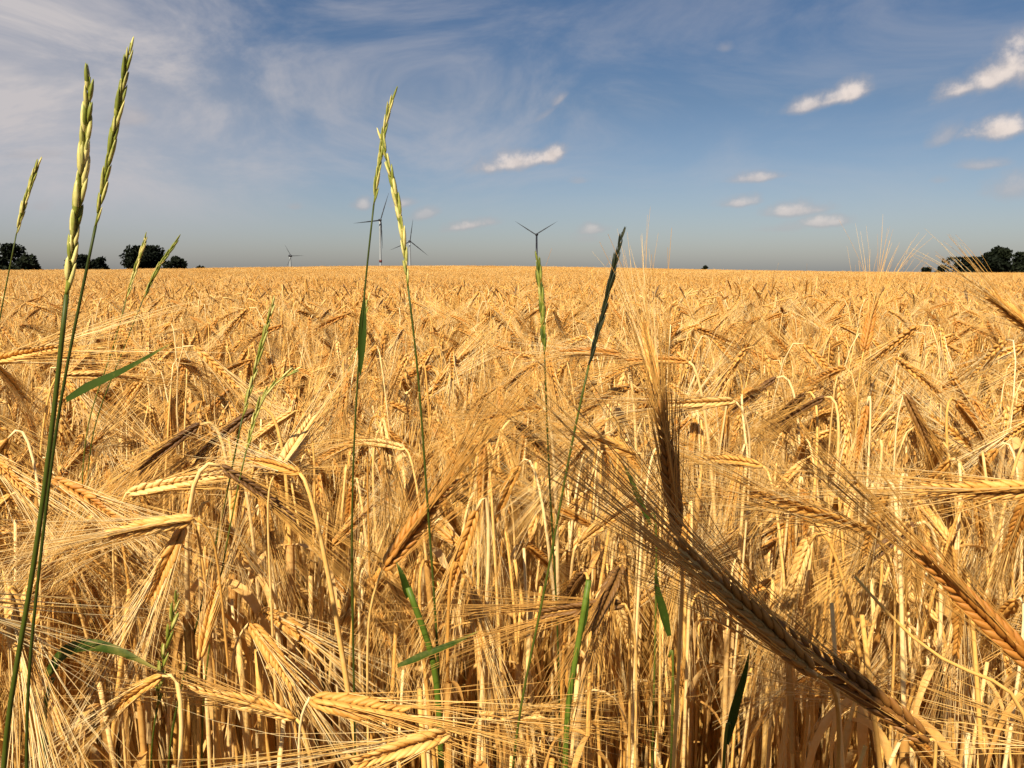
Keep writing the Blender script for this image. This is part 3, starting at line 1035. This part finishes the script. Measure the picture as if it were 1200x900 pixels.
def build_trees():
    g = np.random.default_rng(8)
    tree(g, 14, 286, 56, 420, 'broad dark tree at the far left edge behind the thin grass spike', base_py=318, n=4200)
    tree(g, 97, 299, 34, 520, 'low dark tree just right of the thickest green stalk, left one of a close pair', n=2000)
    tree(g, 117, 301, 22, 530, 'small dark tree at the right end of the close pair', n=1400)
    tree(g, 166, 288, 54, 460, 'largest round dark tree on the left skyline, behind a slim grass spike', n=4200)
    tree(g, 189, 299, 20, 480, 'narrow dark tree tucked against the right side of the largest round tree', n=1200)
    tree(g, 206, 299, 24, 500, 'small separate bushy dark tree right of the leaning grass spike', n=1600)
    tree(g, 237, 311.5, 14, 700, 'tiny dark bush on the left skyline right of all the other trees', n=500)
    tree(g, 827, 311, 9, 800, 'tiny dark speck of a bush on the skyline right of centre', n=300)
    tree(g, 1085, 314, 16, 620, 'flat low dark bush on the right skyline, leftmost of that group', 'dome', n=600)
    tree(g, 1103, 311, 18, 600, 'small dome shaped dark bush on the right skyline', 'dome', n=900)
    tree(g, 1134, 302, 60, 430, 'low spreading dark tree on the right skyline behind the fanned awns', 'dome', n=2600)
    tree(g, 1168, 289, 44, 400, 'tall dome shaped dark tree on the right skyline', 'dome', n=3600)
    tree(g, 1203, 296, 50, 420, 'dark tree cut by the right edge of the picture', 'dome', n=3000)


build_trees()


# ----------------------------------------------------------------- wind turbines
def turbine(px, hub_py, dist, rotor_px, angles, yaw, label, band=False):
    c = at(px, hub_py, dist)
    gz = float(ground_z(c.x, c.y))
    H = c.z - gz
    th = empty('wind_turbine', (c.x, c.y, gz), label, 'wind turbine', 'wind turbines beyond the field')
    sc = dist / 1000.0
    r0 = 1.5 * sc
    mb = MB()
    z = np.linspace(0, H - r0 * .4, 9)
    mb.tube([V3(0, 0, a) for a in z], np.linspace(r0 * 1.05, r0 * .6, 9), 20, .5)
    mb.obj('tower', M['turbine_paint'], th)
    if band:
        zb = at(px, 306, dist).z - gz
        mb = MB()
        rb = r0 * (1.05 - .45 * zb / H)
        mb.tube([V3(0, 0, zb - 1.4 * sc), V3(0, 0, zb + 1.4 * sc)], [rb * 1.25, rb * 1.25], 20, .5)
        mb.obj('tower_band', M['red_band'], th)
    cy, sy = math.cos(yaw), math.sin(yaw)
    fw = V3(sy, -cy, 0)               # towards the rotor
    rt = V3(cy, sy, 0)
    up = V3(0, 0, 1)
    top = V3(0, 0, H)
    L = 5.5 * sc
    mb = MB()
    prof = [(-.62, .45), (-.55, .85), (-.1, 1.0), (.35, .9), (.5, .6)]
    mb.tube([top + fw * L * a + up * .1 * r0 for a, _ in prof], [r0 * .95 * b_ for _, b_ in prof], 12, .5)
    mb.obj('nacelle', M['turbine_dark'], th)
    hubc = top + fw * L * .62
    mb = MB()
    mb.spindle(hubc - fw * L * .14, fw, L * .38, r0 * .9, 12, (0.05, .3, .6, .85), (.9, 1, .85, .5), .5)
    hub = mb.obj('hub', M['turbine_dark'], th)
    Rr = rotor_px * sc
    for a in angles:
        d = rt * math.sin(R(a)) + up * math.cos(R(a))
        tan = np.cross(fw, d)
        n = 14
        V = []
        for i in range(n):
            t = i / (n - 1)
            ch = (0.030 * (0.55 + 0.9 * math.sin(math.pi * min(1, t * 2.2 + 0.12)) if t < .35 else 0.030 * (1.42 - 1.28 * (t - .35) / .65)) if t < .35 else 0.030 * (1.42 - 1.28 * (t - .35) / .65)) * Rr * 1.05
            tw = R(18 * (1 - t))
            cd = tan * math.cos(tw) + fw * math.sin(tw)
            td = np.cross(d, cd)
            p = hubc + d * (Rr * t) + fw * Rr * 0.03 * t**2
            thk = ch * (.35 * (1 - t) + .12)
            V.append([p + cd * ch * .65, p + td * thk * .5, p - cd * ch * .35, p - td * thk * .5])
        V = np.array(V)
        F = [tuple((i * 4 + j, i * 4 + (j + 1) % 4, (i + 1) * 4 + (j + 1) % 4, (i + 1) * 4 + j)) for i in range(n - 1) for j in range(4)]
        F += [(3, 2, 1, 0), tuple((n - 1) * 4 + j for j in range(4))]
        mb = MB()
        mb.add(V.reshape(-1, 3), F)
        mb.obj('blade', M['turbine_dark'], th)


turbine(445, 258, 1500, 33, (18, 262, 178), R(28), 'wind turbine between the two crossing grass stalks, hub highest above the crop', band=True)
turbine(480, 283, 2100, 26, (8, 247, 128), R(18), 'smaller wind turbine just right of the crossing grass stalks')
turbine(629, 275, 1600, 29, (-58, 60, 180), R(-15), 'wind turbine with blades spread in a wide V above the pale tipped grass spike')
turbine(340, 300, 2800, 15, (-30, 88, 205), R(35), 'smallest wind turbine low on the skyline left of centre')


# ----------------------------------------------------------------- the photographer, whose shadow falls over the dark ears in front
def build_person():
    px, py = -0.165, -0.145
    th = empty('person', (px, py, 0), 'person in dark clothes standing just behind the viewpoint, casting the shade over the nearest ears', 'person')
    th.rotation_euler = (0, 0, R(-52))
    th.scale = (.93, .93, .93)
    J = {  # joint: (x, y, z, radius x, radius y)
        'pelvis': (0, 0, .95, .155, .11), 'waist': (0, 0, 1.10, .14, .10), 'chest': (0, .01, 1.30, .165, .115), 'yoke': (0, 0, 1.45, .12, .08),
        'neck': (0, .01, 1.53, .055, .055), 'jaw': (0, .035, 1.60, .06, .07), 'skull': (0, .02, 1.70, .078, .095), 'crown': (0, .01, 1.77, .05, .065)}
    E_ = [('pelvis', 'waist'), ('waist', 'chest'), ('chest', 'yoke'), ('yoke', 'neck'), ('neck', 'jaw'), ('jaw', 'skull'), ('skull', 'crown')]
    for s_, n in ((-1, 'a'), (1, 'b')):
        J.update({'hip' + n: (s_ * .10, 0, .88, .09, .09), 'knee' + n: (s_ * .11, .02, .50, .058, .06), 'ankle' + n: (s_ * .12, -.01, .10, .042, .045),
                  'ball' + n: (s_ * .13, .11, .035, .042, .03), 'toe' + n: (s_ * .135, .17, .03, .03, .022),
                  'sho' + n: (s_ * .175, 0, 1.43, .062, .06), 'elb' + n: (s_ * .225, -.03, 1.14, .045, .045), 'wri' + n: (s_ * .235, .0, .90, .028, .03),
                  'palm' + n: (s_ * .235, .015, .82, .02, .036)})
        E_ += [('pelvis', 'hip' + n), ('hip' + n, 'knee' + n), ('knee' + n, 'ankle' + n), ('ankle' + n, 'ball' + n), ('ball' + n, 'toe' + n),
               ('yoke', 'sho' + n), ('sho' + n, 'elb' + n), ('elb' + n, 'wri' + n), ('wri' + n, 'palm' + n)]
        for f, (dx, dz, ln) in enumerate(((.0, .035, .06), (-.01, .012, .068), (-.012, -.01, .064), (-.01, -.032, .05), (.02, .045, .04))):
            a, b_ = 'fa%d%s' % (f, n), 'fb%d%s' % (f, n)
            J[a] = (s_ * .235, .015 + dz * .9, .785 + (.035 if f == 4 else 0), .010, .010)
            J[b_] = (s_ * .222, .02 + dz, .785 - ln + (.03 if f == 4 else 0), .008, .008)
            E_ += [('palm' + n, a), (a, b_)]
    names = list(J)
    me = bpy.data.meshes.new('body')
    me.from_pydata([J[k][:3] for k in names], [(names.index(a), names.index(b_)) for a, b_ in E_], [])
    body = bpy.data.objects.new('body', me)
    COL.objects.link(body)
    body.parent = th
    sk = body.modifiers.new('skin', 'SKIN')
    for i, k in enumerate(names):
        v = me.skin_vertices[0].data[i]
        v.radius = J[k][3:]
        v.use_root = k == 'pelvis'
    body.modifiers.new('smooth', 'SUBSURF').levels = 2
    body.modifiers['smooth'].render_levels = 2
    m, g, b = material('person_surface', 0.8, 0.2)
    zz = g.node('ShaderNodeSeparateXYZ', {0: g.node('ShaderNodeTexCoord').outputs['Object']}).outputs
    weave = g.noise(g.node('ShaderNodeTexCoord').outputs['Object'], 220.0, 2)
    cloth = g.mix(weave, (0.02, 0.025, 0.04, 1), (0.05, 0.06, 0.085, 1))
    shirt = g.mix(weave, (0.05, 0.06, 0.05, 1), (0.10, 0.11, 0.09, 1))
    col = g.mix(g.math('GREATER_THAN', zz[2], 0.98), cloth, shirt)
    col = g.mix(g.math('GREATER_THAN', zz[2], 1.52), col, (0.48, 0.27, 0.18, 1))
    col = g.mix(g.math('MULTIPLY', g.math('GREATER_THAN', g.math('ABSOLUTE', zz[0]), 0.185), g.math('LESS_THAN', zz[2], 0.90)), col, (0.48, 0.27, 0.18, 1))
    g.put(b.inputs['Base Color'], col)
    me.materials.append(m)
    hm, g, b = material('hair', 0.6, 0.3)
    g.put(b.inputs['Base Color'], g.mix(g.noise(g.node('ShaderNodeTexCoord').outputs['Object'], 90.0, 3), (0.02, 0.012, 0.008, 1), (0.06, 0.035, 0.02, 1)))
    mb = MB()
    for zc, yc, rr, h in ((1.70, .0, .098, .11),):
        n, k = 24, 8
        V, F = [], []
        for i in range(k + 1):
            a = math.pi / 2 * i / k
            for j in range(n):
                t = 2 * math.pi * j / n
                front = max(0, math.sin(t))
                z0 = zc - .06 * (1 - front) + .05 * front
                V.append((rr * .86 * math.cos(a) * math.cos(t), yc + .012 + rr * 1.08 * math.cos(a) * math.sin(t), z0 + (zc + h - z0) * math.sin(a)))
        for i in range(k):
            for j in range(n):
                F.append((i * n + j, i * n + (j + 1) % n, (i + 1) * n + (j + 1) % n, (i + 1) * n + j))
        mb.add(V, F)
    mb.obj('hair', hm, th)
    mb = MB()
    for s_ in (-1, 1):
        mb.spindle(V3(s_ * .03 - .012, .118, 1.675), V3(1, 0, 0), .024, .011, 8)
    mb.obj('eyes', material('eyes', 0.2, 0.5)[0], th)
    mb = MB()
    mb.spindle(V3(0, .10, 1.68), V3(0, .35, -1), .055, .014, 8, (0.2, .6, .9), (.5, 1, .8))
    mb.obj('nose', m, th)


build_person()
